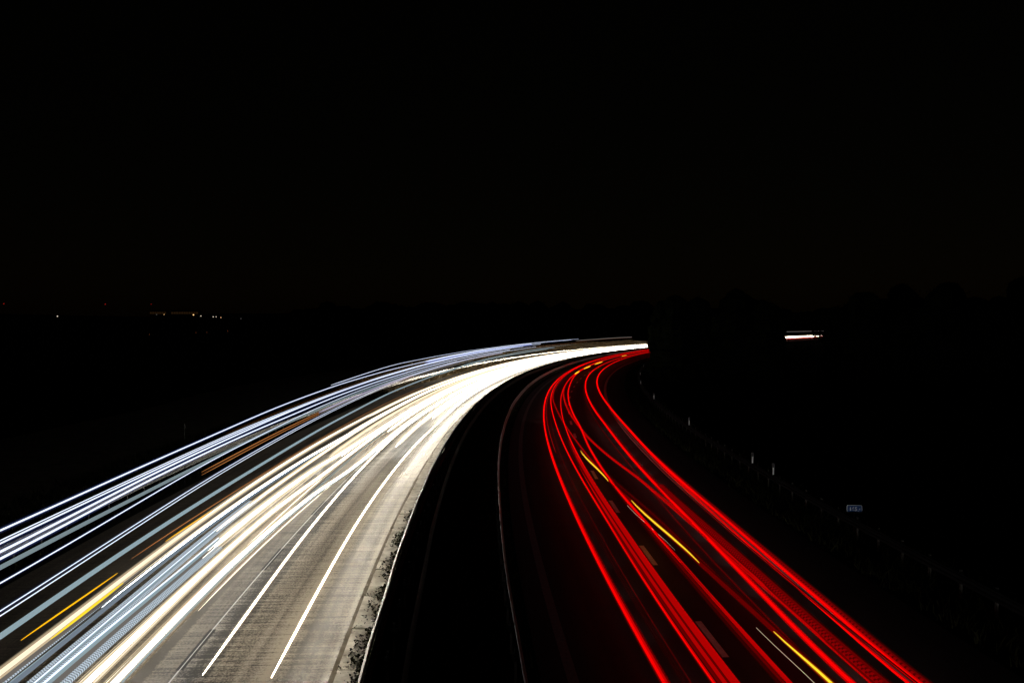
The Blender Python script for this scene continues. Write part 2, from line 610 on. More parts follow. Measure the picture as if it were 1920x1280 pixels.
# the dark thicket inside the bend that closes the view of the road, open in two places
def blob(mb, c, rx, rz, seed, mi=0):
    rr = random.Random(seed)
    nl, nk = 10, 7
    ph = [rr.uniform(0, 6.28) for _ in range(6)]
    ring = []
    for j in range(nk + 1):
        t = math.pi * j / nk
        row = []
        for i in range(nl):
            a = 2 * math.pi * i / nl
            k = 1 + .13 * math.sin(3 * a + ph[0] + 2 * t) + .10 * math.sin(5 * a + ph[1]) * math.sin(t) + .08 * math.sin(4 * t + ph[2])
            row.append((c[0] + rx * k * math.sin(t) * math.cos(a), c[1] + rx * k * math.sin(t) * math.sin(a), c[2] - rz * k * math.cos(t)))
        ring.append(row)
    for j in range(nk):
        for i in range(nl):
            i2 = (i + 1) % nl
            mb.quad(ring[j][i], ring[j][i2], ring[j + 1][i2], ring[j + 1][i], mi=mi)


def leaves(mb, c, rx, rz, n, size):
    for _ in range(n):
        v = rng.normal(size=3)
        v /= np.linalg.norm(v)
        k = random.uniform(.85, 1.22)
        x, y, z = c[0] + v[0] * rx * k, c[1] + v[1] * rx * k, c[2] + v[2] * rz * k
        if z < .1: continue
        a, b = rng.normal(size=3), rng.normal(size=3)
        a *= size / np.linalg.norm(a)
        b *= size * .6 / np.linalg.norm(b)
        mb.quad((x - a[0], y - a[1], z - a[2]), (x + b[0], y + b[1], z + b[2]), (x + a[0], y + a[1], z + a[2]), (x - b[0], y - b[1], z - b[2]), mi=1)


def at(px, y, yy):
    """ground-plan point that lies in a given direction at depth yy"""
    return ((px - 960) / 1493 * yy, yy)


random.seed(41)
rng = np.random.default_rng(41)
mb = MB()
spots = []
px = 1243
k = 0
while px < 1462:
    yy = 100 + 22 * (k % 3) / 2 + random.uniform(-3, 3) if px > 1300 else 99 + random.uniform(0, 3)
    r = 2.0 if px < 1260 else random.uniform(2.2, 3.0)
    if not (1311 < px < 1347):
        spots.append((at(px, 0, yy), r))
    px += r * 1493 / yy * .62
    k += 1
px = 1582
while px < 2150:
    yy = 92 + 30 * (k % 3) / 2 + random.uniform(-4, 4)
    r = random.uniform(2.4, 3.4)
    spots.append((at(px, 0, yy), r))
    px += r * 1493 / yy * .62
    k += 1
spots += [(at(1567, 0, 121), 2.3)]
for i, ((x, y), r) in enumerate(spots):
    top = random.uniform(7.5, 10.8) if i > 1 else 8.6
    z = .4
    while z < top:
        rz = random.uniform(1.4, 2.1)
        c = (x + random.uniform(-.3, .3), y + random.uniform(-.8, .8), z + rz * .7)
        rx = r * (1 - .35 * (z / top) ** 2)
        blob(mb, c, rx * .95, rz, i * 31 + int(z * 7))
        leaves(mb, c, rx, rz, 90, .17)
        z += rz * 1.05
tag(mb.build('thicket', [M['leaf'], M['leaf']]), kind='stuff')
# sparse growth in the opening
mb = MB()
for px, yy, zz in ((1543, 122, 5.9), (1330, 122, 5.5), (1316, 122, 5.3), (1529, 128, 6.5), (1531, 131, 6.0), (1468, 125, 6.0), (1463, 121, 5.4), (1541, 126, 5.6), (1543, 133, 6.3)):
    x, y = at(px, 0, yy)
    mb.tube([(x, y, -.2), (x, y, zz * .6), (x + .1, y, zz)], [.05, .04, .012], 4)
    leaves(mb, (x, y, zz), .55, .62, 150, .13)
for i in range(26):
    px = random.choice([random.uniform(1448, 1478), random.uniform(1534, 1562), random.uniform(1470, 1540)])
    yy = random.uniform(112, 150)
    x, y = at(px, 0, yy)
    h = random.uniform(4.2, 5.4) if 1478 < px < 1534 else random.uniform(5.4, 7.5)
    mb.tube([(x, y, -.2), (x + random.uniform(-.2, .2), y, h * .5), (x + random.uniform(-.5, .5), y, h)], [.05, .035, .012], 4)
    for j in range(3):
        leaves(mb, (x, y, h * (.5 + .2 * j)), .7, .6, 40, .13)
    mb.mi = [min(1, q) for q in mb.mi]
tag(mb.build('saplings_mass', [M['bark'], M['leaf']]), kind='stuff')
# the wood beyond the bend
mb = MB()
for i in range(150):
    a = random.random()
    px = 560 + 1700 * (i + random.random()) / 150
    yy = random.uniform(560, 640)
    x, y = at(px, 0, yy)
    h = random.uniform(14, 23)
    blob(mb, (x, y, h * .5), h * .55, h * .52, i)
    leaves(mb, (x, y, h * .55), h * .52, h * .5, 60, .8)
tag(mb.build('far_wood', [M['leaf'], M['leaf']]), kind='stuff')


# ------------------------------------------------------------------ guard rails
W_PROF = [(-.012, .752), (.030, .738), (.034, .715), (.075, .690), (.075, .640), (.022, .612), (.022, .585), (.075, .555), (.075, .505), (.034, .482), (.030, .455)]


def beam_mesh(u, side, s0, s1, step, seed):
    rr = random.Random(seed)
    mb = MB()
    ss = []
    s = s0
    while s < s1:
        ss.append(s); s += step if s < 150 else step * 2
    jit = [(rr.uniform(-.02, .02), rr.uniform(-.015, .015)) for _ in ss]
    for i in range(len(ss) - 1):
        a, b = ss[i], ss[i + 1] - .02
        (du0, dz0), (du1, dz1) = jit[i], jit[i + 1]
        for j in range(len(W_PROF) - 1):
            (p0, z0), (p1, z1) = W_PROF[j], W_PROF[j + 1]
            mb.quad(P(a, u + side * p0 + du0, z0 + dz0), P(a, u + side * p1 + du0, z1 + dz0),
                    P(b, u + side * p1 + du1, z1 + dz1), P(b, u + side * p0 + du1, z0 + dz1))
    return mb


def guardrail(label, group, u0, s0, s1, post_u, beams, bolts=False, bmat='zinc', pmat='postdark', lip=False, blocker=False):
    root = empty('guardrail', P(s0, u0, 0))
    tag(root, label, 'guardrail', group)
    inv = root.location.copy()

    def put(o):
        o.parent = root
        o.matrix_parent_inverse = root.matrix_world.inverted()
        o.location = (-inv.x, -inv.y, -inv.z)
        return o
    for i, (u, sd) in enumerate(beams):
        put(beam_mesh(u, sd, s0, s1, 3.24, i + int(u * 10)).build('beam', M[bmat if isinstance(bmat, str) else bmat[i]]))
        if blocker and i == 0:
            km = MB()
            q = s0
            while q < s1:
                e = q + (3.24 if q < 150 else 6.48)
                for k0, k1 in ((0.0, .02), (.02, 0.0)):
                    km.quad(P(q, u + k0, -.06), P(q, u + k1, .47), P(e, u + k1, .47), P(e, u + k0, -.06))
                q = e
            put(km.build('light_blocker', M['zincshade']))  # solid skirt added under the beam to stop lamp light leaking through
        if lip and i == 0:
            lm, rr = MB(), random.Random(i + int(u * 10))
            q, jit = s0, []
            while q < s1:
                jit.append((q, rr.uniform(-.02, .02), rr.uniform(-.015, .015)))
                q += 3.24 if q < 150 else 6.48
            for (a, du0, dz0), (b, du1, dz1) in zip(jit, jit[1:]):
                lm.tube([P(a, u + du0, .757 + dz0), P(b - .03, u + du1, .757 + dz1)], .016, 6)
            put(lm.build('lit_top_edge', M['edge']))
    pm = MB()
    pm.box((0, 0, .30), (.055, .10, .96))
    pm.box((0, 0, .60), (.16, .05, .12))
    mesh = pm.mesh('post', M[pmat])
    ps = []
    s = s0 + 1.0
    while s < s1:
        ps.append(s); s += 1.62
    near = sorted(ps, key=lambda q: abs(q + 30))[:100]
    rest = [q for q in ps if q not in set(near)]
    for q in near:
        o = bpy.data.objects.new('post', mesh)
        COL.objects.link(o)
        o.parent = root
        x, y, z = P(q, post_u, 0)
        o.location = (x - inv.x, y - inv.y, z - inv.z)
        o.rotation_euler = (0, 0, yaw(q))
    mb = MB()
    for q in rest:
        x, y, z = P(q, post_u, 0)
        mb.box((x, y, .30), (.055, .10, .96), yaw(q))
    tag(put(mb.build('posts', M[pmat])), kind='stuff')
    if bolts:
        mb = MB()
        s = s0
        while s < 120:
            for d in (0, .40, .80):
                x, y, z = P(s + d, beams[0][0] + beams[0][1] * .03, .600)
                mb.box((x, y, z), (.03, .035, .035), yaw(s))
            s += 3.24 if random.random() < .7 else 1.62
        tag(put(mb.build('bolts', M['bolt'])), kind='stuff')
    return root


guardrail('grey steel guardrail along the left edge of the road, below the blue-white streaks', 'steel guardrails', 21.4, -72, 300, 21.55, [(21.36, -1)], True)
guardrail('double steel guardrail beside the pale kerb strip, its top edge a thin white line', 'steel guardrails', 8.3, -72, 250, 7.95, [(8.36, 1), (7.52, -1)], bmat=('zincshade', 'zinc'), lip=True, blocker=True)
guardrail('steel guardrail on the right of the dark median, glowing red further along', 'steel guardrails', 5.15, -72, 250, 5.12, [(5.05, -1)], lip=True)
guardrail('dark guardrail on the outer right verge, below the small blue sign', 'steel guardrails', -8.1, -72, 110, -8.25, [(-8.1, 1)], bmat='railright', pmat='postpale')


# ------------------------------------------------------------------ delineators on the right rail
def delineator():
    root = empty('delineator')
    mb = MB()
    mb.box((0, 0, .20), (.075, .03, .40))
    mb.build('stem', M['plastic'], root)
    mb = MB()
    mb.box((0, 0, .48), (.135, .04, .20), taper=.9)
    mb.build('cap_plate', M['dark'], root)
    mb = MB()
    mb.box((0, -.021, .215), (.06, .012, .30))
    mb.build('reflector', M['sheet'], root)
    mb = MB()
    mb.box((0, 0, .015), (.12, .05, .05))
    mb.build('foot', M['dark'], root)
    return root


dl = [(-7.4, 'white delineator nearest the small blue sign, right one of the near pair'),
      (-4.2, 'white delineator on the right guardrail, left one of the near pair'),
      (11.4, 'white delineator on the right guardrail alone, next beyond the near pair'),
      (31.1, 'small white delineator alone where the right guardrail starts to bend'),
      (50.1, 'tiny white delineator, lowest of the three stacked at the bend beside the dark trees'),
      (67.0, 'tiny white delineator, middle one of the three stacked at the bend'),
      (87.8, 'tiny white delineator, topmost of the stack, just under the grey edge line')]
proto = delineator()
for i, (s, lab) in enumerate(dl):
    o = proto if i == 0 else copy_tree(proto)
    u = -8.08 - .006 * max(0, s - 50) - (.25 if s > 60 else 0)
    o.location = P(s, u, .73)
    o.rotation_euler = (0, 0, yaw(s) - .05)
    tag(o, lab, 'delineator', 'delineators along the right guardrail')

# thin marker posts on the left verge
for s, u, h, lab in ((-5.5, 20.6, 3.0, 'thin faint pole standing on the dark left verge above the streaks'),
                     (45.5, 25.2, 2.2, 'thin pale post rising through the start of the topmost blue-white streak')):
    root = empty('marker_post', P(s, u, 0))
    mb = MB(); mb.tube([(0, 0, -.3), (0, 0, h)], .016, 8)
    mb.build('pole', M['railright'], root)
    mb = MB(); mb.box((0, 0, h - .10), (.05, .03, .20))
    mb.build('plate', M['railright'], root)
    tag(root, lab, 'marker post', 'marker posts on the left verge')

# ------------------------------------------------------------------ the kilometre sign
sx, sy, _ = P(-14.97, -8.58)
sign = empty('kilometre_sign', (sx, sy, 0), -.10)
tag(sign, 'small blue kilometre sign reading 165,6 with a white rim behind the right guardrail', 'road sign')
SW, SH, SZ = .57, .30, .86


def rounded(wd, ht, r, y, zc, n=5):
    pts = []
    for cx_, cz_, a0 in ((wd / 2 - r, ht / 2 - r, 0), (-wd / 2 + r, ht / 2 - r, 90), (-wd / 2 + r, -ht / 2 + r, 180), (wd / 2 - r, -ht / 2 + r, 270)):
        for i in range(n + 1):
            a = R_(a0 + 90 * i / n)
            pts.append((cx_ + r * math.cos(a), y, zc + cz_ + r * math.sin(a)))
    return pts


def plate(mb, wd, ht, r, y0, y1, zc):
    f, b = rounded(wd, ht, r, y0, zc), rounded(wd, ht, r, y1, zc)
    n = len(f)
    k = len(mb.v)
    mb.v += f + b
    mb.f.append(tuple(range(k, k + n))); mb.uv.append(tuple((0, 0) for _ in range(n))); mb.mi.append(0)
    mb.f.append(tuple(range(k + 2 * n - 1, k + n - 1, -1))); mb.uv.append(tuple((0, 0) for _ in range(n))); mb.mi.append(0)
    for i in range(n):
        j = (i + 1) % n
        mb.f.append((k + i, k + n + i, k + n + j, k + j)); mb.uv.append(((0, 0),) * 4); mb.mi.append(0)


mb = MB(); plate(mb, SW, SH, .035, -.012, .012, SZ); mb.build('rim', M['signwhite'], sign)
mb = MB(); plate(mb, SW - .035, SH - .035, .024, -.016, -.010, SZ); mb.build('panel', M['blue'], sign)
mb = MB(); mb.tube([(0, .04, -.4), (0, .04, SZ + .1)], .03, 8); mb.build('post', M['zincdull'], sign)


def lettering(txt, size, x, z):
    cu = bpy.data.curves.new('t', 'FONT')
    cu.body = txt
    cu.size = size
    cu.extrude = .002
    cu.offset = .006
    tmp = bpy.data.objects.new('t', cu)
    COL.objects.link(tmp)
    bpy.context.view_layer.update()
    me = bpy.data.meshes.new_from_object(tmp.evaluated_get(bpy.context.evaluated_depsgraph_get()))
    bpy.data.objects.remove(tmp)
    me.materials.clear()
    me.materials.append(M['signwhite'])
    o = bpy.data.objects.new('numerals', me)
    COL.objects.link(o)
    o.parent = sign
    o.location = (x, -.0185, z)
    o.rotation_euler = (R_(90), 0, 0)
    return o


lettering('165', .205, -.205, SZ - .068)
lettering(',6', .155, .118, SZ - .082)


# ------------------------------------------------------------------ light trails
def curve_u(knots):
    ks = sorted(knots)
    xs = np.array([k[0] for k in ks]); ys = np.array([k[1] for k in ks])
    if len(xs) == 1:
        return lambda s: float(ys[0])
    m = np.zeros(len(xs))
    d = np.diff(ys) / np.diff(xs)
    m[1:-1] = (d[:-1] + d[1:]) / 2

    def f(s):
        if s <= xs[0]: return float(ys[0])
        if s >= xs[-1]: return float(ys[-1])
        i = int(np.searchsorted(xs, s) - 1)
        h = xs[i + 1] - xs[i]
        t = (s - xs[i]) / h
        return float(ys[i] * (2 * t**3 - 3 * t**2 + 1) + m[i] * h * (t**3 - 2 * t**2 + t) + ys[i + 1] * (-2 * t**3 + 3 * t**2) + m[i + 1] * h * (t**3 - t**2))
    return f


def bumpy(seed):
    rr = random.Random(seed)
    p = [(rr.uniform(.04, .09), rr.uniform(0, 6.28), 1.0), (rr.uniform(.12, .22), rr.uniform(0, 6.28), .5), (rr.uniform(.3, .45), rr.uniform(0, 6.28), .25)]
    return lambda s: sum(a * math.sin(w_ * s + ph) for w_, ph, a in p)


TN = [0]
SETS = {}


def trail(kind, label, cat, group, s0, s1, z, knots, streaks, wob=.012, taper=True, zk=None, halo=None, lens=False):
    """streaks: list of (du, dz, radius, material[, s_from, s_to]); the first is the thing, the others its side streaks."""
    TN[0] += 1
    fu = curve_u(knots)
    fz = curve_u(zk) if zk else (lambda s: z)
    wb = bumpy(TN[0])
    root = None
    for i, st in enumerate(streaks):
        du, dz, r, g = st[:4]
        a, b = (st[4], st[5]) if len(st) > 4 else (s0, s1)
        ss = srange(a, b, 1.5, 5.0, 110)
        if taper:
            ss = sorted(set(ss + [a + .1, a + .4, a + .9, b - .1]))
        pts, rr = [], []
        for s in ss:
            pts.append(P(s, fu(s) + du, fz(s) + dz + wob * wb(s)))
            k = 1.0
            if lens:
                t = min(1, max(0, (s - a) / (b - a)))
                k = .22 + .78 * (4 * t * (1 - t)) ** .6 if a > -45 else .22 + .78 * min(1, max(0, (b - s) / 2.5)) ** .6
            elif len(st) > 4:
                k = max(.05, min(1, (s - a) / 7 if a > -49 else 1, (b - s) / 9 if b < FAR else 1))
            elif taper and a > -45:
                t = min(1, (s - a) / 2.2)
                k = .28 + .72 * t ** .8
            rr.append(r * k)
        mb = MB()
        mb.tube(pts, rr, 6 if r < .05 else 8, ss)
        nm = kind if i == 0 else 'side_streak'
        o = mb.build(nm, G[g], root, smooth=True)
        if i == 0:
            root = o
            tag(o, label, cat, group)
            if halo:
                hb = MB()
                hb.tube(pts, [max(.02, q * halo[0]) for q in rr], 10, ss)
                hb.build('glow', A[halo[1]], root, smooth=True)
    return root


HG, TG, MG = 'white headlight trails', 'red tail light trails', 'truck lamp trails'
FAR = 500
# --- high lamps of the lorries, outermost at the left
trail('marker_lamp_trail', 'topmost blue-white lorry streak, the one that starts in mid air right of the thin post', 'light trail', MG, 5.9, 152, 4.0,
      [(5.9, 16.06), (28, 16.5), (50.6, 16.1), (73, 15.6), (120, 15.2), (162, 15.0)], [(0, 0, .016, 'blue')], .02, halo=(3.2, 'blue'))
trail('marker_lamp_trail', 'uppermost long blue-white lorry streak at the left frame edge', 'light trail', MG, -50, 145, 3.9,
      [(-28.4, 15.45), (-.6, 15.86), (27, 15.5), (55, 15.0), (120, 14.9)], [(0, 0, .019, 'blue')], .02, halo=(3.4, 'blue'))
trail('marker_lamp_trail', 'fine double blue-white streak, second below the uppermost at the left edge', 'light trail', MG, -50, 120, 3.6,
      [(-28.3, 15.57), (-11.6, 15.62), (60, 15.4)], [(0, -.045, .017, 'blue'), (0, .015, .011, 'blue')], .02, halo=(4, 'blue'))
trail('marker_lamp_trail', 'thick blue-white streak just above the left guardrail', 'light trail', MG, -50, 105, 3.5,
      [(-28.5, 15.4), (-20, 15.58), (0, 15.6), (60, 15.3)], [(0, 0, .024, 'blue')], .02, halo=(3.2, 'blue'))
trail('marker_lamp_trail', 'blue-white streak drawn over the lower half of the left guardrail', 'light trail', MG, -50, 95, 3.2,
      [(-28, 15.67), (-18.5, 15.91), (0, 15.9), (60, 15.5)], [(0, 0, .024, 'blue')], .02, halo=(3.2, 'blue'))
trail('lorry_lamp_trail', 'broad grey-blue streak under the left guardrail', 'light trail', MG, -50, 75, 2.7,
      [(-27, 16.3), (-1, 16.27), (40, 16.1)], [(0, 0, .052, 'pale')], .015)
trail('marker_lamp_trail', 'single thin pale blue streak next under the broad grey-blue one', 'light trail', MG, -50, 60, 2.9,
      [(-28.6, 15.36), (-13.6, 15.78), (10, 16.0), (50, 16.0)], [(0, 0, .013, 'blue')], .015, halo=(3.5, 'blue'))
trail('marker_lamp_trail', 'pair of parallel thin blue-white lines over the dark shoulder', 'light trail', MG, -50, 110, 3.3,
      [(-31.3, 13.82), (-19.4, 13.96), (-7.4, 14.01), (4.5, 13.97), (60, 13.9)], [(0, .035, .009, 'blue'), (0, -.045, .009, 'blue')], .012, halo=(5, 'blue'))
trail('lorry_lamp_trail', 'wavy pale grey-blue streak crossing the brown shoulder alone', 'light trail', MG, -50, 128, 2.6,
      [(-30.6, 14.21), (-7.7, 14.06), (15, 13.98), (61, 14.03), (130, 14.4)], [(0, 0, .050, 'ice'), (0, .0, .035, 'ice', 10, 128)], .045)
trail('side_marker_trail', 'pair of thin orange lines ending on the dark shoulder', 'light trail', MG, -17.1, 32, 2.8,
      [(-17, 15.41), (11, 15.42), (40, 15.3)], [(0, .05, .016, 'orange'), (0, -.06, .013, 'orange'), (0, -.005, .022, 'brown')], .012)
trail('side_marker_trail', 'faint brown-orange line between the uppermost blue-white streaks', 'light trail', MG, -14, 40, 3.75,
      [(-14, 15.6), (40, 15.4)], [(0, -.02, .014, 'brown')], .012)
trail('side_marker_trail', 'thin orange line along the upper edge of the cream band', 'light trail', MG, -20.9, 40, .95,
      [(-20.9, 16.14), (-9.1, 15.97), (30, 15.9)], [(0, .06, .014, 'orange')], .006)
trail('indicator_trail', 'short amber dash against the cream band, upper of the two on the left', 'light trail', 'indicator flashes on the left', -18.8, -14.6, .95,
      [(-18.8, 16.0), (-15, 15.95)], [(-.02, -.02, .018, 'amber')], 0, lens=True)
trail('indicator_trail', 'long thin amber dash left of the cream band near the lower left corner', 'light trail', 'indicator flashes on the left', -26.6, -22.0, .95,
      [(-26.8, 16.1), (-22.3, 16.04)], [(0, 0, .017, 'amber')], 0, lens=True, halo=(2, 'amber'))
# --- headlamps of the slow lane
trail('headlight_trail', 'cream lorry headlight band, outermost of the bright bands', 'light trail', HG, -50, FAR, .80,
      [(-28, 15.78), (-17, 15.95), (-6, 15.97), (5, 15.85), (16, 15.7), (38, 15.65), (80, 15.6)],
      [(0, 0, .036, 'cream'), (.03, .03, .026, 'soft', -16, FAR), (.075, 0, .022, 'cream', -50, 30), (.13, .01, .03, 'tandim', -50, 90), (-.08, -.03, .03, 'tan', -50, 60), (-.13, -.03, .02, 'grey', -50, 30)], .012, halo=(4.0, 'warmdim'))
trail('headlight_trail', 'white band with a blue lower edge next to the cream band', 'light trail', HG, -50, FAR, .70,
      [(-28, 15.52), (-16.3, 15.62), (-4.4, 15.45), (7.4, 15.1), (30, 15.0), (80, 15.0)],
      [(0, 0, .034, 'cool', -24, FAR), (.08, .02, .03, 'cream', -24, FAR), (.04, .01, .025, 'soft', -18, FAR), (-.11, -.02, .05, 'icedim', -50, 40), (-.06, 0, .045, 'ice', -50, -23),
       (.08, .03, .045, 'grey', -50, -21), (.0, .045, .04, 'icedot', -50, -23)], .012)
trail('indicator_trail', 'broad yellow dash lying on the cream band in the lower left', 'light trail', 'indicator flashes on the left', -26.2, -22.4, .80,
      [(-26.2, 15.70), (-22.4, 15.74)], [(-.03, 0, .034, 'yellow')], 0, lens=True)
trail('daytime_lamp_trail', 'icy blue streak with dotted rims that stops short with a frayed upper end', 'light trail', HG, -50, -12.4, .75,
      [(-28.3, 14.87), (-12.4, 15.04)], [(0, 0, .045, 'ice'), (0, .03, .026, 'blue'), (.10, .0, .042, 'icedot'), (-.10, -.02, .042, 'icedot'), (.17, .01, .025, 'icedot'), (.06, -.01, .04, 'icedim'), (-.05, -.03, .04, 'icedim')], .008)
trail('daytime_lamp_trail', 'pale ice-blue streak running under the frayed one', 'light trail', HG, -50, -17.8, .70,
      [(-28.2, 14.72), (-19.8, 14.62)], [(0, 0, .06, 'ice'), (0, .045, .03, 'blue'), (.09, -.01, .03, 'tandim')], .006)
trail('daytime_lamp_trail', 'bead-like dotted band between the ice-blue streak and the white bands', 'light trail', HG, -50, -18.5, .62,
      [(-28, 14.38), (-18, 14.32)], [(0, 0, .05, 'icedot'), (.10, 0, .045, 'icedot'), (.22, 0, .05, 'grey'), (.32, 0, .04, 'grey')], .005)
trail('headlight_trail', 'white band that starts with a rounded end above the dotted band', 'light trail', HG, -19.7, FAR, .65,
      [(-19.7, 14.58), (-6, 14.34), (1.4, 13.9), (12, 13.6), (40, 13.5)], [(0, 0, .036, 'warm'), (-.10, 0, .025, 'soft'), (.09, 0, .016, 'cream')], .01, halo=(4.6, 'warm'))
trail('headlight_trail', 'thick white band, third from the kerb strip at the lower frame edge', 'light trail', HG, -50, FAR, .65,
      [(-28, 13.95), (-15, 13.93), (-5, 13.5), (20, 13.2), (60, 13.4)], [(0, 0, .034, 'warm'), (.10, -.01, .018, 'soft'), (.17, -.01, .014, 'tan'), (-.11, 0, .022, 'cream'), (-.17, 0, .014, 'tan')], .01, halo=(3.6, 'warm'))
trail('headlight_trail', 'thick white band that swings across the seam toward the fast lane', 'light trail', HG, -50, FAR, .65,
      [(-28, 13.38), (-18, 13.3), (-10.5, 12.96), (-5.6, 12.5), (0, 12.25), (20, 11.9), (60, 11.8)], [(0, 0, .030, 'cool'), (.09, 0, .018, 'soft'), (.17, 0, .014, 'tan'), (-.10, -.02, .018, 'ice'), (-.2, -.02, .012, 'tandim')], .01, halo=(3.6, 'cool'))
for s0, u0, u1, zz, rr_, g, lab in (
        (-50, 13.68, 13.25, .60, .013, 'soft', 'fine warm strand between the two thick white bands of the slow lane'),
        (-50, 14.12, 13.75, .72, .011, 'cream', 'fine cream strand along the upper rim of the third white band'),
        (-24, 13.12, 12.1, .58, .012, 'soft', 'fine warm strand under the band that swings across the seam'),
        (-20, 14.3, 13.95, .66, .012, 'cream', 'fine cream strand right of the rounded white start'),
        (-12, 14.95, 14.6, .80, .014, 'soft', 'fine warm strand bridging the brown gap below the cream band'),
        (-6, 12.45, 12.3, .62, .012, 'soft', 'fine warm strand just above the seam in mid distance'),
        (-2, 13.6, 12.95, .75, .014, 'warm', 'fine white strand in the middle of the closing bundle')):
    trail('headlight_trail', lab, 'light trail', HG, s0, FAR, zz, [(s0, u0), (-5 if s0 < -10 else 20, (u0 + u1) / 2), (40, u1)], [(0, 0, rr_, g), (.06, 0, .010, 'tan')], .01, halo=(4, 'warmdim'))
# --- headlamps of the fast lane
trail('headlight_trail', 'white streak nearest the kerb strip, with a rounded lower end', 'light trail', HG, -28.1, FAR, .65,
      [(-28, 10.26), (-14.4, 10.32), (-.8, 10.22), (13, 9.97), (40, 9.95)], [(0, 0, .027, 'warm')], .006, halo=(2.7, 'warm'))
trail('headlight_trail', 'white streak right of the seam, second from the kerb strip, with a rounded lower end', 'light trail', HG, -27.9, FAR, .65,
      [(-28, 11.72), (-17, 11.87), (-6, 11.96), (5, 11.99), (40, 11.9)], [(0, 0, .024, 'warm')], .006, halo=(2.9, 'warm'))
# --- the dense bundle farther along
bundle = [
    (-14, 13.05, .62, 0.031, 'pale', 'greenish grey streak beside the seam joining the white bundle'),
    (-17, 14.85, .75, 0.028, 'soft', 'warm streak over the brown gap at the start of the white bundle'),
    (2, 11.15, .66, 0.037, 'cool', 'white streak starting mid-lane where the fast lane turns white'),
    (8, 12.65, .70, 0.037, 'warm', 'white streak over the seam where the bundle closes up'),
    (-2, 14.15, .74, 0.031, 'cream', 'cream streak inside the white bundle above the seam'),
    (4, 14.75, .85, 0.034, 'warm', 'white streak along the outer half of the slow lane'),
    (16, 10.7, .62, 0.034, 'warm', 'low white streak along the inner side of the far bend'),
    (22, 13.0, .92, 0.031, 'cream', 'cream streak at the crown of the far white band'),
    (14, 15.25, .95, 0.031, 'soft', 'warm streak at the outer rim of the far white band'),
    (30, 11.5, .80, 0.037, 'warm', 'broad white streak in the middle of the far bend'),
    (38, 14.4, .9, 0.037, 'warm', 'broad white streak in the outer lane of the far bend'),
]
for s0, u, z, r, g, lab in bundle:
    trail('headlight_trail', lab, 'light trail', HG, s0, FAR, z, [(s0, u + .1), (s0 + 25, u), (120, u + .05)], [(0, 0, r, g), (.1, .02, .03, 'tan' if g != 'pale' else 'grey')], .012, halo=(4.0, 'warm') if g != 'pale' else None)
# --- lower lorry lamps seen over the far band
trail('lorry_lamp_trail', 'lilac streak twisting between the orange pair and the guardrail', 'light trail', MG, 0, 88, 2.9,
      [(0, 15.3), (20, 15.4), (60, 15.2)], [(0, 0, .05, 'lilac'), (0, -.1, .03, 'grey')], .03)
trail('lorry_lamp_trail', 'faint grey streak fading out above the wavy pale one', 'light trail', MG, 10, 70, 2.45,
      [(10, 15.9), (60, 15.9)], [(0, 0, .04, 'grey')], .03)
trail('lorry_lamp_trail', 'white line along the foot of the far bank, above the white band', 'light trail', MG, 40, 122, 2.4,
      [(40, 14.1), (120, 14.4)], [(0, 0, .045, 'pale'), (0, .12, .03, 'grey')], .03)
trail('lorry_lamp_trail', 'grey streak at the far right end, highest before the dark trees', 'light trail', MG, 150, 202, 3.6,
      [(150, 15.2), (210, 15.2)], [(0, 0, .07, 'grey'), (0, -.2, .05, 'brown')], .02)
trail('side_marker_trail', 'dull orange streak above the far white band', 'light trail', MG, 105, 160, 3.1,
      [(105, 15.3), (160, 15.3)], [(0, 0, .06, 'brown'), (0, -.35, .05, 'grey', 95, 150)], .02)
trail('marker_lamp_trail', 'glowing blue-violet sheaf where the high lorry streaks converge', 'light trail', MG, 40, 112, 3.7,
      [(40, 15.7), (110, 15.4)], [(0, 0, .10, 'blueband'), (0, .13, .05, 'blue'), (0, -.16, .05, 'blueband')], .02)
trail('lorry_lamp_trail', 'high pale streak seen through the gap in the right-hand trees', 'light trail', MG, 360, FAR, 3.4, [(360, 14.5)], [(0, 0, .09, 'grey')], .02)

# --- tail lamps on the right
trail('taillight_trail', 'leftmost red streak, nearest the median', 'light trail', TG, -50, FAR, .80,
      [(-29, 2.28), (-7.6, 2.2), (14, 2.18), (35.6, 2.19), (57, 2.14), (79, 2.02), (110, 1.95)],
      [(0, 0, .036, 'hot'), (-.066, -.01, .030, 'mid', -50, 8), (-.12, -.02, .03, 'dim', -50, -5), (.05, 0, .016, 'dim')], .006, halo=(1.9, 'red'))
trail('taillight_trail', 'thin red line, second from the median', 'light trail', TG, -50, FAR, .80,
      [(-29, 1.28), (-15, 1.17), (-5, 1.22), (12, 1.37), (33, 1.74), (50, 1.85), (80, 1.8)],
      [(0, 0, .019, 'hot'), (-.035, 0, .015, 'mid'), (-.16, -.1, .05, 'faint', -50, 10), (-.27, -.1, .05, 'faint', -50, 10)], .008, halo=(2.6, 'red'))
trail('taillight_trail', 'broad dull red band over the lane dashes', 'light trail', TG, -50, FAR, .80,
      [(-29, .78), (-15.5, .71), (-1.6, .72), (12, .73), (40, .71), (54, .66), (68, .55), (110, .5)],
      [(.0, 0, .03, 'mid'), (.05, .0, .04, 'mid', -50, 10), (.13, .0, .045, 'mid', -50, 5), (.20, -.01, .04, 'dim', -50, 5), (.27, -.01, .045, 'mid', -50, -5), (.36, -.02, .045, 'dim', -50, -8), (.44, -.03, .035, 'faint', -50, -8), (.03, .04, .034, 'hot', -8, FAR)], .006)
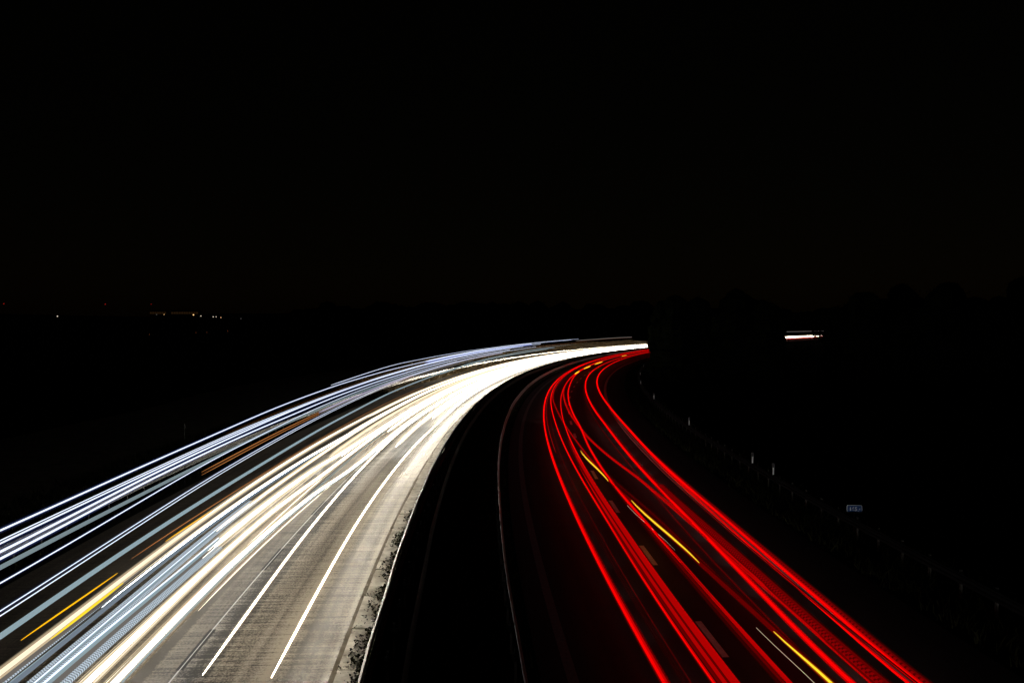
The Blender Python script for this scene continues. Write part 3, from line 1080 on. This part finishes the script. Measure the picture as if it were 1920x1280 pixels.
trail('taillight_trail', 'red line just right of the lane dashes, below the yellow dashes', 'light trail', TG, -50, FAR, .80,
      [(-29, -.22), (-20, -.22), (-9, -.08), (0, -.12), (10, -.28), (16, -.18), (25, -.03), (35, .1), (51, .24), (64, .41), (110, .42)],
      [(0, 0, .03, 'hot', -24, FAR), (0, 0, .03, 'mid', -50, -18), (-.06, 0, .02, 'mid'), (.08, -.02, .03, 'dim', -50, -8), (.16, -.04, .04, 'faint', -50, -12)], .006, halo=(2.6, 'reddim'))
trail('taillight_trail', 'dark red streak on which the yellow dashes lie', 'light trail', TG, -50, FAR, .80,
      [(-50, -1.1), (-29, -1.0), (-21, -.70), (-13.6, -.29), (-9, .0), (.7, .34), (8, .62), (16, .94), (24, 1.27), (31, 1.55), (47, 1.67), (110, 1.6)],
      [(0, 0, .024, 'dim', -50, 0), (-.085, 0, .03, 'dim', -50, -2), (-.15, 0, .025, 'faint', -50, -8), (.0, .01, .018, 'mid', -16, FAR), (-.05, .01, .016, 'mid', -6, FAR), (.05, 0, .016, 'dim', -12, 90)], .004)
trail('taillight_trail', 'thin red line leaving the lane line and crossing to the right lane', 'light trail', TG, -50, FAR, .80,
      [(-50, -2.05), (-29, -1.98), (-18.5, -1.83), (-12, -1.62), (-8, -1.42), (-2.7, -.95), (4.7, -.45), (9.4, -.27), (20, .14), (30, .42), (37, .6), (50, .69), (110, .6)],
      [(.04, 0, .022, 'mid'), (-.06, 0, .022, 'mid'), (-.01, -.02, .022, 'dim')], .006, halo=(2.6, 'reddim'))
trail('taillight_trail', 'strong red streak, second from the right edge line', 'light trail', TG, -50, FAR, .80,
      [(-29.5, -1.47), (-23, -1.68), (-18, -1.83), (-4, -2.02), (10, -2.14), (21, -2.0), (46, -1.62), (71, -1.36), (100, -1.4), (147, -1.36)],
      [(0, 0, .036, 'hot'), (.06, -.01, .018, 'mid'), (-.065, 0, .026, 'mid'), (-.11, .0, .02, 'dim', -24, 40), (-.17, -.02, .035, 'dim', -26, 30), (.13, -.01, .02, 'faint', 10, 90)], .006, halo=(1.9, 'red'))
trail('taillight_trail', 'wide ribbed dull red band left of the rightmost streak at the lower edge', 'light trail', TG, -50, -10, .82,
      [(-29.5, -2.06), (-20, -2.18), (-10, -2.12)],
      [(0, 0, .045, 'reddot'), (.085, 0, .038, 'reddot'), (-.09, 0, .04, 'dim'), (-.16, 0, .03, 'faint'), (.15, -.01, .025, 'dim'), (.21, -.02, .02, 'mid')], .004)
trail('taillight_trail', 'rightmost red streak with a grey core and ribbed outer rim', 'light trail', TG, -50, FAR, .82,
      [(-29.6, -2.78), (-25, -2.93), (-16, -3.18), (-5, -3.30), (10, -3.50), (21, -3.45), (40, -3.12), (54, -2.88), (71, -2.74), (106, -2.64), (148, -2.44)],
      [(0, 0, .034, 'hot'), (.18, -.02, .026, 'hot', -50, -4), (.14, -.02, .02, 'mid', -50, 0), (.09, -.03, .035, 'grey2', -50, -10), (.08, -.01, .026, 'hot', -14, FAR), (-.06, 0, .028, 'mid'), (-.12, .02, .032, 'reddot', -50, 0), (-.18, .02, .028, 'dim', -50, -12), (-.24, .02, .026, 'faint', -50, -18)], .006, halo=(1.9, 'red'))
trail('taillight_trail', 'fine red line hugging the inside of the leftmost streak up the bend', 'light trail', TG, -2, FAR, .95,
      [(-2, 1.95), (20, 1.98), (60, 1.9)], [(0, 0, .014, 'mid')], .006)
trail('taillight_trail', 'fine dark red line inside the strong streak near the right edge line', 'light trail', TG, -30, FAR, .62,
      [(-30, -1.3), (-4, -1.78), (20, -1.75), (60, -1.35)], [(0, 0, .014, 'dim'), (.05, 0, .012, 'faint')], .006)
trail('taillight_trail', 'fine red line splitting from the rightmost streak at the lower right', 'light trail', TG, -50, 20, .95,
      [(-50, -2.45), (-20, -2.62), (20, -3.1)], [(0, 0, .014, 'dim'), (-.06, 0, .016, 'faint')], .006)
trail('taillight_trail', 'dim red haze of strands filling the gap right of the yellow dashes', 'light trail', TG, -50, -2, .62,
      [(-50, -1.25), (-29, -1.22), (-16, -.95), (-2, -.1)], [(0, 0, .012, 'dim'), (-.05, .02, .010, 'faint'), (.05, 0, .012, 'faint'), (.10, .03, .008, 'dim')], .006)
trail('taillight_trail', 'dim red strands low over the left lane between the first two red lines', 'light trail', TG, -50, 60, .55,
      [(-50, 1.72), (-10, 1.66), (60, 1.9)], [(0, 0, .010, 'faint'), (.08, .02, .009, 'faint'), (-.09, .02, .010, 'dim')], .006)
for lab, a, b, u0, u1, g, z in (
        ('yellow dash in the lower right, the nearest one to the frame edge', -50, -26.9, -1.02, -.90, 'yellow', .86),
        ('long yellow dash in the middle of the right carriageway', -21.6, -13.2, -.71, -.28, 'yellow', .86),
        ('tapered yellow dash beside the farthest large lane dashes', -9.3, -.8, .08, .50, 'yellow', .86),
        ('small yellow dash, lowest of the row far up the bend', 64.8, 72.1, .52, .40, 'yellow', .92),
        ('small yellow dash, second lowest of the row far up the bend', 77.5, 86.5, .22, -.03, 'yellow', .92),
        ('small yellow dash, third up of the row far up the bend', 91, 101.4, -.2, -.44, 'yellow', .92),
        ('smallest yellow dash at the top of the bend near the dark trees', 126, 131.5, -.8, -.98, 'yellow', .92)):
    far = a > 50
    trail('indicator_trail', lab, 'light trail', 'indicator flashes on the right', a, b, z,
          [(a, u0), (b, u1)] if a > -40 else [(a, -1.12), (-29.4, -1.0), (b, u1)], [(0, 0, .045 if far else .027, g)], 0, lens=True, halo=(2.0, 'amber'))
for lab, a, b, u0, u1 in (('hair-thin pale line under the long yellow dash', -20.1, -13.8, -.37, -.01),
                          ('hair-thin pale line under the yellow dash at the lower edge', -50, -26.5, -.9, -.64)):
    trail('side_marker_trail', lab, 'light trail', 'hair lines under the yellow dashes', a, b, .80, [(a, u0), (b, u1)] if a > -40 else [(-50, -.85), (-29.4, -.73), (b, u1)], [(0, 0, .006, 'tan')], 0)

# headlamp beams, ahead on the right, toward the viewer on the left; some rows added as fill
def beams(name, us, z, s0, s1, step, watts, col, dirn, size, down, toe):
    d = bpy.data.lights.new(name, 'SPOT')
    d.energy = watts
    d.color = col
    d.spot_size = R_(size)
    d.spot_blend = .8
    d.shadow_soft_size = .06
    for u in us:
        s = s0
        while s < s1:
            o = bpy.data.objects.new(name, d)
            COL.objects.link(o)
            o.location = P(s, u, z)
            o.rotation_euler = (R_(90 - down), 0, yaw(s) + (math.pi if dirn < 0 else 0) + R_(toe))
            s += step


beams('headlamp_beam', (1.6,), .62, -60.0, 14, 3, 80, (1, .96, .90), 1, 42, 1.5, -2)
beams('headlamp_beam', (-2.1,), .62, -60.0, 14, 3, 200, (1, .96, .90), 1, 42, 1, -9)
beams('headlamp_beam', (1.6,), .62, 15, 170, 4, 320, (1, .93, .82), 1, 26, 2, 13)
beams('headlamp_beam', (-2.1,), .62, 15, 110, 5, 60, (1, .95, .88), 1, 28, 4, 2)
beams('tail_lamp_beam', (2.1,), .80, -8, 110, 4, 60, (1, .01, .01), -1, 44, -7, -30)
beams('car_beam_and_fill', (10.3,), .66, -29, 260, 1.5, 165, (1, .89, .72), -1, 44, 1, 9)
beams('car_beam_and_fill', (9.95,), .68, -31, 120, 1.5, 190, (1, .91, .77), -1, 34, 9, 26)  # fill row turned onto the kerb strip to brighten it
beams('lorry_beam_and_fill', (14.4,), 1.05, -27, 260, 3, 110, (1, .90, .74), -1, 60, 3, 5)
beams('lorry_beam_and_fill', (15.2,), 1.05, -27, 60, 4, 400, (1, .90, .74), -1, 60, 2, -10)  # fill row turned outward onto the left rail and shoulder
beams('lorry_beam_and_fill', (15.2,), 1.05, 72, 260, 5, 7000, (1, .86, .66), -1, 50, -1, -14)  # strong fill row added to brighten the far bank

# ------------------------------------------------------------------ far lights
def far_lamp(px, py, depth, g, r, label, group, name='street_lamp', cat='street lamp'):
    x = (px - 960) / 1493 * depth
    z = 8 + (605 - py) * depth / 1493
    r *= .72
    gz = hill(x, depth)
    root = empty(name, (x, depth, gz))
    mb = MB(); mb.tube([(0, 0, -1), (0, 0, z - gz - r * .6)], [.16, .09], 6)
    mb.build('pole', M['zincdull'], root)
    mb = MB(); mb.box((0, 0, z - gz + r * .75), (r * 1.6, r * 1.6, r * .5))
    mb.build('hood', M['dark'], root)
    mb = MB(); blob(mb, (0, 0, z - gz), r, r, 3)
    mb.build('lamp', G[g], root)
    tag(root, label, cat, group)


LG, BG = 'street lamps of the far village', 'red beacons above the hills'
for a in ((108, 592.5, 'white', .95, 'single white street lamp far off at the left, apart from the others'),
          (294, 589.5, 'grey', .6, 'dim street lamp under the glowing windows, first from the left in the village'),
          (308, 589.3, 'sodium', .55, 'small street lamp under the glowing windows, second from the left in the village'),
          (363, 589.8, 'sodium', 1.1, 'orange street lamp, the warmest of the far village'),
          (377, 592, 'white', .85, 'white street lamp just right of the orange one'),
          (400, 593.5, 'white', .8, 'white street lamp, left one of the close pair'),
          (405.5, 593.5, 'white', .7, 'white street lamp, right one of the close pair'),
          (414.5, 595, 'sodium', .6, 'faint orange street lamp at the right end of the village'),
          (452, 597, 'grey', .6, 'very dim street lamp right of the village'),
          (592, 596, 'grey', .7, 'lone dim street lamp far right of the village, left one of two'),
          (626, 590, 'grey', .55, 'lone dim street lamp far right of the village, right one of two')):
    far_lamp(a[0], a[1], 1000, a[2], a[3], a[4], LG)
for px, py, r, lab in ((8, 569, 1.3, 'dim red beacon mast at the left frame edge'), (198, 570, 1.3, 'dim red beacon mast above the single white lamp'),
                       (284, 570, .9, 'faintest red beacon mast, above the glowing windows')):
    far_lamp(px, py, 1600, 'beacon', r, lab, BG, 'beacon_mast', 'beacon')
# lit sheds of the village
for x0, x1, lab in ((281, 312, 'long low shed with dim orange windows, left one in the far village'), (321, 372, 'longer low shed with dim orange windows, right one in the far village')):
    dpt = 1040
    xa, xb = (x0 - 960) / 1493 * dpt, (x1 - 960) / 1493 * dpt
    xm, wd = (xa + xb) / 2, xb - xa
    zb = 8 + (605 - 588.5) * dpt / 1493
    root = empty('shed', (xm, dpt, zb))
    mb = MB(); mb.box((0, 6, 0), (wd, 12, 7)); mb.build('wall', M['wall'], root)
    mb = MB(); mb.quad((-wd / 2, -.3, 3.4), (wd / 2, -.3, 3.4), (wd / 2, 6, 5.2), (-wd / 2, 6, 5.2)); mb.quad((wd / 2, 12.3, 3.4), (-wd / 2, 12.3, 3.4), (-wd / 2, 6, 5.2), (wd / 2, 6, 5.2))
    mb.build('roof', M['dark'], root)
    n = int(wd / 3)
    for i in range(n):
        mb = MB(); mb.box((-wd / 2 + (i + .5) * wd / n, -.06, 1.4), (wd / n * .82, .14, 2.6))
        mb.build('window', G['window'], root)
    tag(root, lab, 'shed', 'lit sheds of the far village')
# marker posts on a far side road at the left
for px, py, lab in ((280, 626, 'tiny marker post far left, first of the faint row in the fields'), (367.5, 622.5, 'tiny marker post in the fields, second of the faint row'),
                    (388, 622, 'tiny marker post in the fields, brightest of the faint row'), (427, 619.5, 'tiny marker post in the fields, last of the faint row')):
    d = 520.0
    x = (px - 960) / 1493 * d
    z = 8 - (py - 605) * d / 1493
    root = empty('field_marker_post', (x, d, -.25))
    mb = MB(); mb.box((0, 0, (z + .25) / 2), (.2, .12, z + .25)); mb.build('stem', M['plastic'], root)
    mb = MB(); mb.box((0, -.08, z), (.26, .06, .9)); mb.build('reflector', G['brown'], root)  # returned light set as emission, the plate glows by itself
    tag(root, lab, 'marker post', 'marker posts in the far fields')
